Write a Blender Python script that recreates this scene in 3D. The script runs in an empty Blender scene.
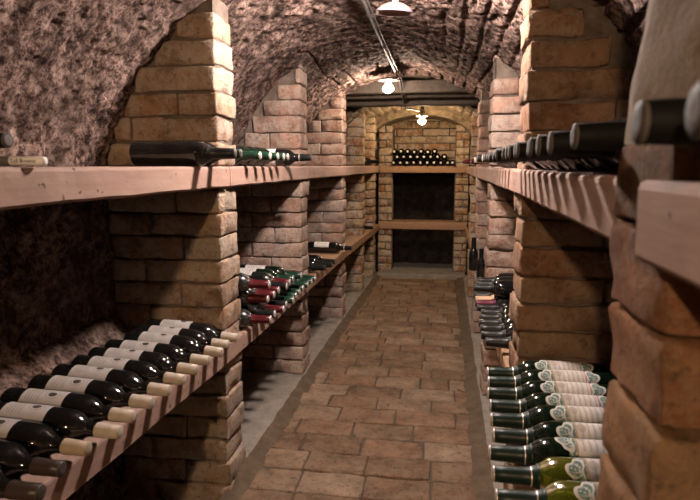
import bpy, bmesh, math, random
import numpy as np
from mathutils import Vector, Matrix, Euler

random.seed(7)
S = bpy.context.scene
COL = S.collection
PI = math.pi

# ------------------------------------------------------------------ view settings
S.view_settings.view_transform = 'Standard'
S.view_settings.look = 'None'
S.view_settings.gamma = 1.0
S.view_settings.use_curve_mapping = False
S.view_settings.exposure = -0.36
S.cycles.use_denoising = True
S.cycles.max_bounces = 8
S.cycles.diffuse_bounces = 1
S.cycles.sample_clamp_indirect = 6.0
w = bpy.data.worlds.new('world'); S.world = w
w.use_nodes = True
w.node_tree.nodes['Background'].inputs[0].default_value = (0.03, 0.025, 0.022, 1)
w.node_tree.nodes['Background'].inputs[1].default_value = 0.06

# ------------------------------------------------------------------ camera
f, H = 580.0, 1.1
vx, vy = 440.0, 165.5
pit = math.atan((250 - vy) / f)
yaw = math.atan((vx - 350) / f * math.cos(pit))
cam = bpy.data.cameras.new('camera')
cam.sensor_width = 36.0; cam.sensor_fit = 'HORIZONTAL'; cam.lens = f / 700 * 36
cam.clip_start = 0.02
co = bpy.data.objects.new('camera', cam); COL.objects.link(co)
co.location = (0, 0, H)
co.rotation_euler = (PI / 2 - pit, 0, yaw)
cam.dof.use_dof = True; cam.dof.focus_distance = 2.1; cam.dof.aperture_fstop = 8.0
S.camera = co

# ------------------------------------------------------------------ numpy noise
def _hash(ix, iy, iz, k=0):
    h = (ix.astype(np.int64) * 374761393 + iy.astype(np.int64) * 668265263 + iz.astype(np.int64) * 2147483647 + k * 974634777) & 0xFFFFFFFF
    h = ((h ^ (h >> 13)) * 1274126177) & 0xFFFFFFFF
    h = ((h ^ (h >> 15)) * 2246822519) & 0xFFFFFFFF
    return ((h ^ (h >> 16)) & 0xFFFFFF) / float(0xFFFFFF)

def vnoise(P, k=0):
    P = np.asarray(P, float)
    i = np.floor(P).astype(np.int64); t = P - i; t = t * t * (3 - 2 * t)
    r = 0
    for a in (0, 1):
        for b in (0, 1):
            for c in (0, 1):
                wgt = (t[:, 0] if a else 1 - t[:, 0]) * (t[:, 1] if b else 1 - t[:, 1]) * (t[:, 2] if c else 1 - t[:, 2])
                r = r + wgt * _hash(i[:, 0] + a, i[:, 1] + b, i[:, 2] + c, k)
    return r * 2 - 1

def fbm(P, o=3, k=0):
    P = np.asarray(P, float); r = 0; a = 1.0
    for j in range(o):
        r = r + a * vnoise(P * (2.03 ** j), k + j); a *= .5
    return r

def worley(P, k=0):
    P = np.asarray(P, float); i = np.floor(P).astype(np.int64); best = np.full(len(P), 9.0)
    for a in (-1, 0, 1):
        for b in (-1, 0, 1):
            for c in (-1, 0, 1):
                x, y, z = i[:, 0] + a, i[:, 1] + b, i[:, 2] + c
                d = (x + _hash(x, y, z, k) - P[:, 0]) ** 2 + (y + _hash(x, y, z, k + 1) - P[:, 1]) ** 2 + (z + _hash(x, y, z, k + 2) - P[:, 2]) ** 2
                best = np.minimum(best, d)
    return np.sqrt(best)

def sstep(a, b, x):
    t = np.clip((x - a) / (b - a), 0, 1); return t * t * (3 - 2 * t)

# ------------------------------------------------------------------ materials
class NT:
    def __init__(s, name):
        s.m = bpy.data.materials.new(name); s.m.use_nodes = True
        s.t = s.m.node_tree; s.n = s.t.nodes; s.b = s.n['Principled BSDF']
    def node(s, typ, **kw):
        n = s.n.new(typ)
        for k, v in kw.items():
            if k.startswith('i_'): n.inputs[int(k[2:]) if k[2:].isdigit() else k[2:]].default_value = v
            else: setattr(n, k, v)
        return n
    def link(s, a, b): s.t.links.new(a, b)
    def coord(s): return s.node('ShaderNodeTexCoord').outputs['Object']
    def geo(s): return s.node('ShaderNodeNewGeometry')
    def noise(s, scale, detail=4, rough=.6, vec=None):
        n = s.node('ShaderNodeTexNoise'); n.inputs['Scale'].default_value = scale
        n.inputs['Detail'].default_value = detail; n.inputs['Roughness'].default_value = rough
        s.link(vec if vec is not None else s.coord(), n.inputs['Vector']); return n.outputs['Fac']
    def ramp(s, fac, stops, interp='LINEAR'):
        r = s.node('ShaderNodeValToRGB'); cr = r.color_ramp; cr.interpolation = interp
        while len(cr.elements) < len(stops): cr.elements.new(.5)
        for e, (p, c) in zip(cr.elements, stops):
            e.position = p; e.color = (c[0], c[1], c[2], 1) if not isinstance(c, float) else (c, c, c, 1)
        s.link(fac, r.inputs[0]); return r.outputs[0]
    def mix(s, fac, a, b, mode='MIX'):
        m = s.node('ShaderNodeMix', data_type='RGBA', blend_type=mode)
        for idx, v in ((0, fac), (6, a), (7, b)):
            if hasattr(v, 'default_value') or hasattr(v, 'links'): s.link(v, m.inputs[idx])
            elif idx == 0: m.inputs[0].default_value = v
            else: m.inputs[idx].default_value = (v[0], v[1], v[2], 1)
        return m.outputs[2]
    def math(s, op, a, b=None):
        m = s.node('ShaderNodeMath', operation=op)
        for i, v in ((0, a), (1, b)):
            if v is None: continue
            if isinstance(v, (int, float)): m.inputs[i].default_value = v
            else: s.link(v, m.inputs[i])
        return m.outputs[0]
    def bump(s, h, strength, dist):
        b = s.node('ShaderNodeBump'); b.inputs['Strength'].default_value = strength; b.inputs['Distance'].default_value = dist
        s.link(h, b.inputs['Height']); s.link(b.outputs[0], s.b.inputs['Normal'])
    def col(s, c, k=1.0):
        if k != 1.0: c = s.mix(1.0, c, (k, k, k), 'MULTIPLY')
        if hasattr(c, 'links'): s.link(c, s.b.inputs['Base Color'])
        else: s.b.inputs['Base Color'].default_value = (c[0], c[1], c[2], 1)
    def rough(s, r): s.b.inputs['Roughness'].default_value = r

def brick_mat(name, stops, lime=.5, seed=0., limecol=(.52, .44, .37), speck=.5):
    m = NT(name); g = m.geo(); c = m.coord()
    base = m.ramp(g.outputs['Random Per Island'], stops, 'CONSTANT')
    mp = m.node('ShaderNodeMapping'); m.link(c, mp.inputs[0]); mp.inputs['Location'].default_value = (seed, seed * 2, 0); v = mp.outputs[0]
    tint = m.ramp(m.noise(9, 5, .65, v), [(.3, (.5, .47, .46)), (.68, (1.25, 1.2, 1.15))])
    base = m.mix(1.0, base, tint, 'MULTIPLY')
    lm = m.ramp(m.noise(16, 10, .8, v), [(.46, 0.0), (.56, lime)])
    base = m.mix(lm, base, limecol)
    sp = m.ramp(m.noise(48, 6, .75, v), [(.36, speck), (.46, 0.0)])
    base = m.mix(sp, base, (.05, .034, .026))
    m.col(base, .80); m.rough(.92)
    m.b.inputs['Specular IOR Level'].default_value = .15
    h = m.math('ADD', m.noise(85, 7, .75, v), m.math('MULTIPLY', m.noise(30, 5, .7, v), 1.3))
    m.bump(h, 1.0, .009)
    return m.m

TAN = [(0, (.42, .28, .19)), (.2, (.50, .37, .27)), (.4, (.40, .24, .145)), (.55, (.46, .32, .215)), (.72, (.37, .24, .16)), (.86, (.52, .40, .30))]
ORG = [(0, (.40, .19, .095)), (.25, (.33, .17, .09)), (.45, (.46, .27, .15)), (.65, (.36, .155, .075)), (.82, (.44, .24, .125))]
PNK = [(0, (.44, .275, .215)), (.25, (.49, .345, .28)), (.5, (.38, .235, .18)), (.7, (.46, .285, .215)), (.85, (.52, .39, .33))]
BRN = [(0, (.33, .195, .12)), (.25, (.29, .175, .11)), (.45, (.38, .24, .15)), (.65, (.31, .16, .095)), (.82, (.36, .215, .135))]
M = {}
M['brick_tan'] = brick_mat('brick_tan', TAN, .65, 0.)
M['brick_orange'] = brick_mat('brick_orange', ORG, .35, 3.1, (.5, .36, .24))
M['brick_brown'] = brick_mat('brick_brown', BRN, .4, 4.4, (.42, .33, .25))
M['brick_pink'] = brick_mat('brick_pink', PNK, .6, 5.7)
M['brick_yellow'] = brick_mat('brick_yellow', [(0, (.42, .26, .14)), (.25, (.50, .34, .2)), (.5, (.36, .2, .1)), (.7, (.55, .40, .26)), (.85, (.44, .22, .11))], .75, 8., (.60, .52, .42))
FL = [(0, (.285, .185, .122)), (.2, (.34, .235, .16)), (.4, (.245, .155, .10)), (.6, (.385, .275, .195)), (.8, (.31, .185, .118))]
M['brick_floor'] = brick_mat('brick_floor', FL, .3, 11., (.36, .28, .2), .55)

def mortar(name, c1, c2, bumps=.8):
    m = NT(name); n = m.noise(14, 7, .7)
    base = m.ramp(n, [(.3, c1), (.7, c2)]); m.col(base, .66); m.rough(.95)
    m.b.inputs['Specular IOR Level'].default_value = .1
    m.bump(m.noise(80, 5, .7), bumps, .006); return m.m
M['mortar'] = mortar('mortar', (.12, .09, .07), (.30, .235, .19))
M['mortar_dark'] = mortar('mortar_dark', (.07, .048, .034), (.14, .10, .07))
M['floor_joint'] = mortar('floor_joint', (.09, .066, .048), (.20, .15, .105))
M['cement'] = mortar('cement', (.26, .22, .18), (.44, .385, .33), .5)
M['kerb'] = mortar('kerb', (.11, .077, .052), (.23, .165, .112), .9)
M['plaster'] = mortar('plaster', (.22, .155, .105), (.40, .30, .215), .6)
M['recess_shade'] = mortar('recess_shade', (.012, .010, .009), (.06, .047, .04), 1.0)  # near-black colour stands in for the shade inside the end recess

# crusted vault: pinkish lime crust, brown grime, dark flecks in the low spots of the bump
m = NT('crusted_vault')
n1 = m.math('ADD', m.math('MULTIPLY', m.noise(50, 8, .8), .62), m.math('MULTIPLY', m.noise(17, 6, .75), .38)); n2 = m.noise(11, 7, .75); n3 = m.noise(2.2, 4, .6)
base = m.ramp(n1, [(.42, (.03, .02, .016)), (.475, (.16, .10, .08)), (.525, (.42, .30, .26)), (.62, (.66, .51, .45))])
tint = m.ramp(n2, [(.38, (.26, .23, .22)), (.60, (1.2, 1.14, 1.1))])
base = m.mix(1.0, base, tint, 'MULTIPLY')
dk = m.ramp(n3, [(.36, .5), (.52, 0.0)])
base = m.mix(dk, base, (.10, .066, .05))
m.col(base, .66); m.rough(.95); m.b.inputs['Specular IOR Level'].default_value = .12
h = m.math('ADD', n1, m.math('MULTIPLY', m.noise(120, 4, .7), .4))
m.bump(h, 1.0, .016)
M['vault'] = m.m

# warm far vault
m = NT('yellow_vault')
n1 = m.noise(26, 6, .7); n2 = m.noise(6, 5, .6)
base = m.ramp(n1, [(.32, (.12, .08, .05)), (.5, (.34, .25, .16)), (.7, (.52, .41, .28))])
base = m.mix(1.0, base, m.ramp(n2, [(.3, (.6, .6, .6)), (.7, (1.15, 1.12, 1.1))]), 'MULTIPLY')
m.col(base, .66); m.rough(.95); m.bump(n1, 1.0, .012)
M['vault_far'] = m.m

# shelf boards: dusty pinkish painted wood
def board_mat(name, c1, c2, stain):
    m = NT(name); c = m.coord()
    mp = m.node('ShaderNodeMapping'); m.link(c, mp.inputs[0]); mp.inputs['Scale'].default_value = (22, 1.6, 22)
    g = m.noise(2.5, 6, .65, mp.outputs[0])
    base = m.ramp(g, [(.3, c1), (.7, c2)])
    base = m.mix(m.ramp(m.noise(5, 6, .65), [(.5, 0.0), (.75, .5)]), base, stain)
    base = m.mix(m.ramp(m.noise(48, 2, .5), [(.27, .8), (.31, 0.0)]), base, (.06, .035, .03))
    m.col(base, .66); m.rough(.75); m.b.inputs['Specular IOR Level'].default_value = .25
    m.bump(g, .25, .004); return m.m
M['board'] = board_mat('board', (.45, .27, .205), (.54, .36, .285), (.34, .21, .17))
M['board_orange'] = board_mat('board_orange', (.42, .235, .135), (.52, .32, .2), (.32, .18, .11))
M['timber'] = board_mat('timber', (.035, .026, .02), (.08, .058, .042), (.13, .10, .075))

def glass(name, c, rough=.03, dust=.10):
    m = NT(name)
    n = m.ramp(m.noise(30, 5, .7), [(.5, 0.0), (.8, dust)])
    m.col(m.mix(n, c, (.22, .2, .18)))
    m.link(m.ramp(m.noise(40, 4, .7), [(.4, rough), (.85, rough + .10)]), m.b.inputs['Roughness'])
    m.b.inputs['Specular IOR Level'].default_value = .5
    m.b.inputs['Coat Weight'].default_value = .3; m.b.inputs['Coat Roughness'].default_value = .05
    return m.m
M['glass_black'] = glass('glass_black', (.006, .006, .006))
M['glass_green'] = glass('glass_green', (.003, .009, .005), .05, .15)
M['glass_brown'] = glass('glass_brown', (.016, .008, .006), .1, .25)
M['glass_dusty'] = glass('glass_dusty', (.010, .011, .010), .22, .4)
m = NT('glass_olive'); m.col((.30, .36, .035)); m.rough(.04)
m.b.inputs['Transmission Weight'].default_value = .85; m.b.inputs['IOR'].default_value = 1.5
M['glass_olive'] = m.m

def plain(name, c, rough=.5, metal=0., var=.0):
    m = NT(name)
    if var:
        m.col(m.mix(m.ramp(m.noise(60, 4, .6), [(.4, 0.0), (.75, var)]), c, (c[0] * .45 + .02, c[1] * .42 + .02, c[2] * .4 + .02)))
    else: m.col(c)
    m.rough(rough); m.b.inputs['Metallic'].default_value = metal; m.b.inputs['Specular IOR Level'].default_value = .28; return m.m
M['cap_cream'] = plain('capsule_cream', (.43, .365, .30), .5, 0, .45)
M['cap_dull'] = plain('capsule_dull', (.36, .28, .20), .55, 0, .4)
M['cap_brown'] = plain('capsule_brown', (.035, .022, .018), .4, 0, .3)
M['cap_black'] = plain('capsule_black', (.006, .006, .006), .6)
M['cap_black'].node_tree.nodes['Principled BSDF'].inputs['Specular IOR Level'].default_value = .1
M['cap_navy'] = plain('capsule_navy', (.009, .009, .009), .4)
M['cap_green'] = plain('capsule_green', (.006, .028, .016), .28)
M['cap_deep'] = plain('capsule_deep_green', (.004, .015, .010), .42)
M['cap_red'] = plain('capsule_red', (.075, .008, .012), .35, .2)
M['cap_wine'] = plain('capsule_wine', (.10, .012, .03), .4)
M['cap_tan'] = plain('capsule_tan', (.5, .33, .2), .45)
M['silver'] = plain('silver', (.70, .64, .62), .35, .6)
M['tip_pale'] = plain('tip_pale', (.62, .58, .52), .5)
M['tip_dull'] = plain('tip_dull', (.075, .066, .06), .75, 0, .3)
M['tip_dark'] = plain('tip_dark', (.05, .045, .04), .4)
M['paper_white'] = plain('paper_white', (.62, .57, .53), .8, 0, .25)
M['ink'] = plain('ink', (.02, .016, .014), .6)
M['steel_grey'] = plain('steel_grey', (.10, .09, .085), .6, .1, .3)
M['enamel_pink'] = plain('enamel_pink', (.17, .08, .06), .5, 0, .2)
M['rim_purple'] = plain('rim_purple', (.07, .05, .06), .5)
M['white_plastic'] = plain('white_plastic', (.74, .71, .69), .4)
M['iron'] = plain('iron', (.05, .04, .035), .6, .5, .3)

def label_mat(name, paper, kind):
    """UV: u along the bottle (0 base side, 1 neck side), v around."""
    m = NT(name); uv = m.node('ShaderNodeUVMap').outputs[0]
    sx = m.node('ShaderNodeSeparateXYZ'); m.link(uv, sx.inputs[0]); u, v = sx.outputs[0], sx.outputs[1]
    base = m.mix(m.ramp(m.noise(25, 5, .7), [(.45, 0.0), (.8, .55)]), paper, (paper[0] * .55, paper[1] * .5, paper[2] * .48))
    def box(u0, u1, v0, v1):
        a = m.math('MULTIPLY', m.math('GREATER_THAN', u, u0), m.math('LESS_THAN', u, u1))
        b = m.math('MULTIPLY', m.math('GREATER_THAN', v, v0), m.math('LESS_THAN', v, v1))
        return m.math('MULTIPLY', a, b)
    def ell(cu, cv, ru, rv):
        a = m.math('POWER', m.math('DIVIDE', m.math('SUBTRACT', u, cu), ru), 2.0)
        b = m.math('POWER', m.math('DIVIDE', m.math('SUBTRACT', v, cv), rv), 2.0)
        return m.math('LESS_THAN', m.math('ADD', a, b), 1.0)
    def lines(u0, u1, v0, v1, n, amt=.7):   # rows of fine print along v, one under another along u
        st = m.math('FRACT', m.math('MULTIPLY', u, float(n)))
        st = m.math('MULTIPLY', m.math('GREATER_THAN', st, .35), m.math('LESS_THAN', st, .75))
        br = m.node('ShaderNodeTexNoise'); br.inputs['Scale'].default_value = 60; br.inputs['Detail'].default_value = 2; m.link(uv, br.inputs['Vector'])
        st = m.math('MULTIPLY', st, m.math('GREATER_THAN', br.outputs['Fac'], .45))
        return m.math('MULTIPLY', m.math('MULTIPLY', st, box(u0, u1, v0, v1)), amt)
    if kind == 'crest':
        ring = m.math('SUBTRACT', ell(.68, .5, .17, .115), ell(.68, .5, .135, .09))
        base = m.mix(m.math('MULTIPLY', ring, .45), base, (.2, .15, .1))
        base = m.mix(ell(.68, .5, .095, .06), base, (.02, .016, .014))
        base = m.mix(m.math('MULTIPLY', ell(.22, .62, .11, .05), .6), base, (.34, .25, .09))
        base = m.mix(lines(.08, .45, .3, .7, 14, .55), base, (.1, .08, .07))
    elif kind == 'ornate':
        base = m.mix(lines(.1, .9, .2, .8, 9, .65), base, (.22, .18, .15))
        base = m.mix(m.math('MULTIPLY', ell(.74, .42, .09, .12), .7), base, (.25, .2, .16))
        fil = m.ramp(m.noise(190, 3, .6), [(.40, (.06, .10, .09)), (.52, (.12, .18, .16)), (.60, (.42, .39, .35))])
        base = m.mix(box(0., .10, 0., 1.), base, fil); base = m.mix(box(.86, 1., 0., 1.), base, fil)
        for a, b_, c in ((.10, .125, (.36, .13, .12)), (.835, .86, (.32, .2, .07))):
            base = m.mix(box(a, b_, 0., 1.), base, c)
    else:
        base = m.mix(lines(.1, .9, .2, .8, 8, .55), base, (.1, .08, .07))
    m.col(base); m.rough(.75); return m.m
M['label_crest'] = label_mat('label_crest', (.33, .30, .29), 'crest')
M['label_ornate'] = label_mat('label_ornate', (.50, .455, .415), 'ornate')
M['label_plain'] = label_mat('label_plain', (.66, .62, .56), 'plain')
M['label_dusty'] = label_mat('label_dusty', (.50, .46, .43), 'plain')
m = NT('scroll_teal'); m.col(m.ramp(m.noise(190, 3, .6), [(.40, (.06, .10, .09)), (.52, (.10, .17, .15)), (.60, (.40, .37, .33))])); m.rough(.7); M['scroll_teal'] = m.m
M['scroll_white'] = plain('scroll_white', (.46, .43, .385), .7)

def emis(name, c, s):
    m = NT(name); m.b.inputs['Base Color'].default_value = (.8, .8, .8, 1)
    m.b.inputs['Emission Color'].default_value = (*c, 1); m.b.inputs['Emission Strength'].default_value = s
    return m.m

# ------------------------------------------------------------------ object helpers
def tag(o, label=None, cat=None, group=None, kind=None):
    if label: o['label'] = label
    if cat: o['category'] = cat
    if group: o['group'] = group
    if kind: o['kind'] = kind
    return o

def mesh_obj(name, V, Fs, mats, parent=None, smooth=True, mi=None, uv=None):
    me = bpy.data.meshes.new(name)
    me.from_pydata([tuple(v) for v in V], [], [tuple(q) for q in Fs])
    for mm in (mats if isinstance(mats, (list, tuple)) else [mats]): me.materials.append(mm)
    if mi is not None: me.polygons.foreach_set('material_index', list(mi))
    me.polygons.foreach_set('use_smooth', [smooth] * len(me.polygons))
    if uv is not None:
        l = me.uv_layers.new(name='UVMap')
        idx = np.zeros(len(me.loops), int); me.loops.foreach_get('vertex_index', idx)
        l.data.foreach_set('uv', np.asarray(uv, float)[idx].ravel())
    me.update()
    o = bpy.data.objects.new(name, me); COL.objects.link(o)
    if parent: o.parent = parent
    return o

def empty(name, loc=(0, 0, 0), rot=(0, 0, 0)):
    o = bpy.data.objects.new(name, None); COL.objects.link(o)
    o.empty_display_size = .05; o.location = loc; o.rotation_euler = rot; return o

class MB:
    def __init__(s): s.V, s.F, s.I = [], [], []
    def add(s, V, Fs, mi=0):
        k = len(s.V); s.V.extend([tuple(v) for v in V]); s.F.extend([tuple(i + k for i in q) for q in Fs]); s.I.extend([mi] * len(Fs))
    def build(s, name, mats, parent=None, smooth=True): return mesh_obj(name, s.V, s.F, mats, parent, smooth, s.I)

def lattice(n):
    nx, ny, nz = n; idx = {}; pts = []; Fs = []
    def g(i, j, k):
        key = (i, j, k)
        if key not in idx: idx[key] = len(pts); pts.append(key)
        return idx[key]
    for i in range(nx):
        for j in range(ny):
            Fs.append((g(i, j, 0), g(i, j + 1, 0), g(i + 1, j + 1, 0), g(i + 1, j, 0)))
            Fs.append((g(i, j, nz), g(i + 1, j, nz), g(i + 1, j + 1, nz), g(i, j + 1, nz)))
    for i in range(nx):
        for k in range(nz):
            Fs.append((g(i, 0, k), g(i + 1, 0, k), g(i + 1, 0, k + 1), g(i, 0, k + 1)))
            Fs.append((g(i, ny, k), g(i, ny, k + 1), g(i + 1, ny, k + 1), g(i + 1, ny, k)))
    for j in range(ny):
        for k in range(nz):
            Fs.append((g(0, j, k), g(0, j, k + 1), g(0, j + 1, k + 1), g(0, j + 1, k)))
            Fs.append((g(nx, j, k), g(nx, j + 1, k), g(nx, j + 1, k + 1), g(nx, j, k + 1)))
    return np.array(pts), Fs
_lat = {}
def axis_pts(L, r, step):
    hh = L / 2; n = max(1, int(round((L - 2 * r) / step)))
    return np.array([-hh, -hh + r * .4] + list(np.linspace(-hh + r, hh - r, n + 1)) + [hh - r * .4, hh])

def brick(mb, c, size, r=.011, step=.035, amp=.004, seed=0, rot=0., mi=0, chip=.5):
    """one worn brick, rounded and chipped, centre c, size (x,y,z)"""
    ax = [axis_pts(L, min(r, L * .3), step) for L in size]
    n = tuple(len(a) - 1 for a in ax)
    if n not in _lat: _lat[n] = lattice(n)
    pts, Fs = _lat[n]
    P = np.stack([ax[q][pts[:, q]] for q in range(3)], 1)
    hs = np.array(size) / 2
    inner = np.clip(P, -(hs - r), hs - r); d = P - inner
    L = np.linalg.norm(d, axis=1); L[L < 1e-9] = 1
    P = inner + d / L[:, None] * r
    nrm = d / L[:, None]
    sd = np.array([seed * 3.17, seed * 1.31, seed * .77])
    ne = (np.abs(d) > r * .3).sum(1)                       # edges and corners wear more
    disp = amp * fbm(P * 22 + sd, 3, 5) - chip * .012 * np.clip(fbm(P * 28 + sd + 9, 2, 8) - .12, 0, 1) * (.35 + .75 * (ne >= 2))
    P = P + nrm * disp[:, None]
    P = P + .003 * np.stack([vnoise(P * 9 + sd + q * 7, q) for q in range(3)], 1)
    if rot:
        ca, sa = math.cos(rot), math.sin(rot)
        P = np.stack([P[:, 0] * ca - P[:, 1] * sa, P[:, 0] * sa + P[:, 1] * ca, P[:, 2]], 1)
    mb.add(P + np.array(c), Fs, mi)

def rough_box(name, lo, hi, mats, parent=None, step=.03, amp=.004, r=.008, seed=0, scale=18):
    mb = MB(); lo, hi = np.array(lo, float), np.array(hi, float); size = hi - lo
    ax = [axis_pts(L, min(r, L * .3), step) for L in size]
    pts, Fs = lattice(tuple(len(a) - 1 for a in ax))
    P = np.stack([ax[q][pts[:, q]] for q in range(3)], 1); hs = size / 2
    rr = min(r, float(size.min()) * .3)
    inner = np.clip(P, -(hs - rr), hs - rr); d = P - inner; L = np.linalg.norm(d, axis=1); L[L < 1e-9] = 1
    nrm = d / L[:, None]; P = inner + nrm * rr + (lo + hi) / 2
    P = P + nrm * (amp * fbm(P * scale + seed, 3, 3))[:, None]
    mb.add(P, Fs); return mb.build(name, mats, parent)

def lathe(profile, seg=28, axis='x'):
    """profile of (t, r) along the axis; closed at r == 0 ends"""
    V, Fs, rings = [], [], []
    for t, r in profile:
        if r < 1e-6: rings.append([len(V)]); V.append((t, 0, 0))
        else:
            rings.append(list(range(len(V), len(V) + seg)))
            for i in range(seg):
                a = 2 * PI * i / seg; V.append((t, r * math.cos(a), r * math.sin(a)))
    for A, B in zip(rings[:-1], rings[1:]):
        for i in range(seg):
            j = (i + 1) % seg
            if len(A) == 1: Fs.append((A[0], B[j], B[i]))
            elif len(B) == 1: Fs.append((A[i], A[j], B[0]))
            else: Fs.append((A[i], A[j], B[j], B[i]))
    if axis == 'z': V = [(y, z, x) for x, y, z in V]
    return V, Fs

def tube(pts, r, seg=10):
    pts = [Vector(p) for p in pts]; V, Fs = [], []
    for i, p in enumerate(pts):
        d = (pts[min(i + 1, len(pts) - 1)] - pts[max(i - 1, 0)]).normalized()
        u = d.cross(Vector((0, 0, 1)));  u = u.normalized() if u.length > 1e-3 else Vector((1, 0, 0))
        v = d.cross(u)
        for k in range(seg):
            a = 2 * PI * k / seg; V.append(p + u * (r * math.cos(a)) + v * (r * math.sin(a)))
    for i in range(len(pts) - 1):
        for k in range(seg):
            j = (k + 1) % seg; Fs.append((i * seg + k, i * seg + j, (i + 1) * seg + j, (i + 1) * seg + k))
    Fs.append(tuple(range(seg))[::-1]); Fs.append(tuple(range((len(pts) - 1) * seg, len(pts) * seg)))
    return V, Fs

# ------------------------------------------------------------------ plan of the cellar
def XL(y): return float(np.interp(y, [-1, 0, 1.8, 3.9, 5.9], [-.705, -.70, -.685, -.655, -.60]))
def XR(y): return float(np.interp(y, [-2.4, .45, 1.6, 6.0], [.11, .163, .198, .25]))
CX, CZ = -.235, .885
def RV(y): return .87 - .05 * sstep(1.6, 2.8, np.asarray(y, float))
WL, WR = -1.075, .615       # back walls of the bays
YB, YE = -2.4, 4.10          # main vault from behind the camera to the beams

def vault_profile(s, y):
    """s = 0..1 from the left springing over the crown to the right springing"""
    a0 = math.asin((.95 - CZ) / .85); a = PI - a0 - s * (PI - 2 * a0)
    R = RV(y); return CX + R * np.cos(a), CZ + R * np.sin(a), np.cos(a), np.sin(a)

def crust(P, s, y, joints=1.0):
    """inward displacement of the crusted vault"""
    d = .008 * fbm(P * 4, 2, 1) + .007 * fbm(P * 32, 3, 2)
    wn = worley(P * 34, 4); d += -.011 * sstep(.46, .12, wn) * sstep(-.3, .3, vnoise(P * 5, 9))
    L = 2.35; q0 = s * L / .078 + .22 * vnoise(P * 3, 20); fr = np.abs(q0 - np.round(q0))
    msk = sstep(.0, .3, .35 * vnoise(P * 1.9 + 4, 14) + 1.2 * (s - .44))
    d -= .017 * sstep(.16, .04, fr) * msk
    k = np.round(q0); q = y / .29 + .5 * (k % 2); fy = np.abs(q - np.round(q))
    d -= .009 * sstep(.04, .01, fy) * msk
    cr = np.abs(fbm(P * np.array([2.2, 1.5, 2.2]) + 7, 3, 24)); d -= .016 * sstep(.035, .008, cr) * sstep(-.1, .3, vnoise(P * 1.3, 27))
    return d

def grid_mesh(nu, nv):
    return [(i * nv + j, i * nv + j + 1, (i + 1) * nv + j + 1, (i + 1) * nv + j) for i in range(nu - 1) for j in range(nv - 1)]

ys = np.concatenate([np.linspace(YB, .55, 60), np.linspace(.557, YE, 520)]); ss = np.linspace(0, 1, 400)
YY, SSx = np.meshgrid(ys, ss, indexing='ij'); YY, SSx = YY.ravel(), SSx.ravel()
x, z, cn, sn = vault_profile(SSx, YY); P = np.stack([x, YY, z], 1)
d = crust(P, SSx, YY); P[:, 0] -= cn * d; P[:, 2] -= sn * d
tag(mesh_obj('ceiling', P, grid_mesh(len(ys), len(ss)), M['vault']), kind='structure')

def rough_wall(name, x0, sgn, y0, y1, z0, z1, mat, ny, nz):
    ys = np.linspace(y0, y1, ny); zs = np.linspace(z0, z1, nz); Y, Z = np.meshgrid(ys, zs, indexing='ij'); Y, Z = Y.ravel(), Z.ravel()
    Pw = np.stack([np.full_like(Y, x0), Y, Z], 1)
    dd = .016 * fbm(Pw * 5, 3, 1) + .010 * fbm(Pw * 20, 3, 2)
    row = Z / .085; fr = np.abs(row - np.round(row)); dd -= .012 * sstep(.14, .03, fr)
    Pw[:, 0] += sgn * dd
    F4 = grid_mesh(ny, nz)
    return tag(mesh_obj(name, Pw, F4, mat), kind='structure')
rough_wall('wall_left', WL, 1, YB, 6.4, -.06, .99, M['vault'], 380, 60)
rough_wall('wall_right', WR, -1, YB, 6.4, -.06, .99, M['vault'], 330, 60)

# ------------------------------------------------------------------ floor, kerbs
mb = MB(); y = -2.35; row = 0
while y < 5.72:
    dpt = random.choice((.14, .145, .15, .135)); x0 = -.64 - random.random() * .2; k = 0
    while x0 < .165:
        wdt = random.choice((.23, .24, .25, .26, .225, .14 if k else .24))
        a, b = max(x0, -.645), min(x0 + wdt, .165)
        if b - a > .04:
            brick(mb, ((a + b) / 2, y + dpt / 2, -.022 + random.uniform(-.003, .003)), (b - a - .006, dpt - .006, .05), r=.007, step=.05, amp=.003, seed=random.random() * 40, rot=random.uniform(-.012, .012), chip=.35)
        x0 += wdt; k += 1
    y += dpt; row += 1
n0 = len(mb.F)
xs_, ys_ = np.linspace(-.70, .26, 50), np.linspace(-2.4, 6.0, 330); A, B = np.meshgrid(ys_, xs_, indexing='ij'); A, B = A.ravel(), B.ravel()
Pf = np.stack([B, A, np.zeros_like(A)], 1); Pf[:, 2] = -.0045 + .004 * fbm(Pf * 9, 3, 31)
mb.add(Pf, [q[::-1] for q in grid_mesh(330, 50)], 1)
tag(mb.build('floor', [M['brick_floor'], M['floor_joint']]), kind='structure')

def ledge(name, prof, y0, y1, n, mats, mi, sgn, amp=.006):
    """a cement ledge swept along the corridor; prof(y) -> list of (x, z)"""
    ysl = np.linspace(y0, y1, n); V = []; I = []
    for yy in ysl: V += [(px, yy, pz) for px, pz in prof(yy)]
    V = np.array(V); k = len(prof(0))
    V[:, 2] += amp * fbm(V * 14, 3, 41); V[:, 0] += amp * .6 * fbm(V * 14 + 5, 2, 44)
    Fq = grid_mesh(n, k); Fq = [q if sgn > 0 else q[::-1] for q in Fq]
    I = [mi[j] for _ in range(n - 1) for j in range(k - 1)]
    return tag(mesh_obj(name, V, Fq, mats, None, True, I), kind='structure')
def pl(yy):
    e = XL(yy); q = -.09 * (1 - float(sstep(1.78, 1.84, yy)))
    return [(-1.1, .035 + q), (-.95, .035 + q), (-.82, .034 + q), (e - .03, .033 + q), (e + .0, .03 + q * .5), (e + .012, .018), (e + .05, .006), (e + .075, -.012)]
ledge('trim_1', pl, -2.4, 5.75, 300, [M['cement'], M['kerb']], [0, 0, 0, 0, 1, 1, 1], -1)
def pr(yy):
    e = XR(yy); return [(e - .075, -.012), (e - .055, .010), (e - .012, .014), (e + .0, .03), (e + .1, .032), (e + .25, .033), (.65, .035)]
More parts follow.
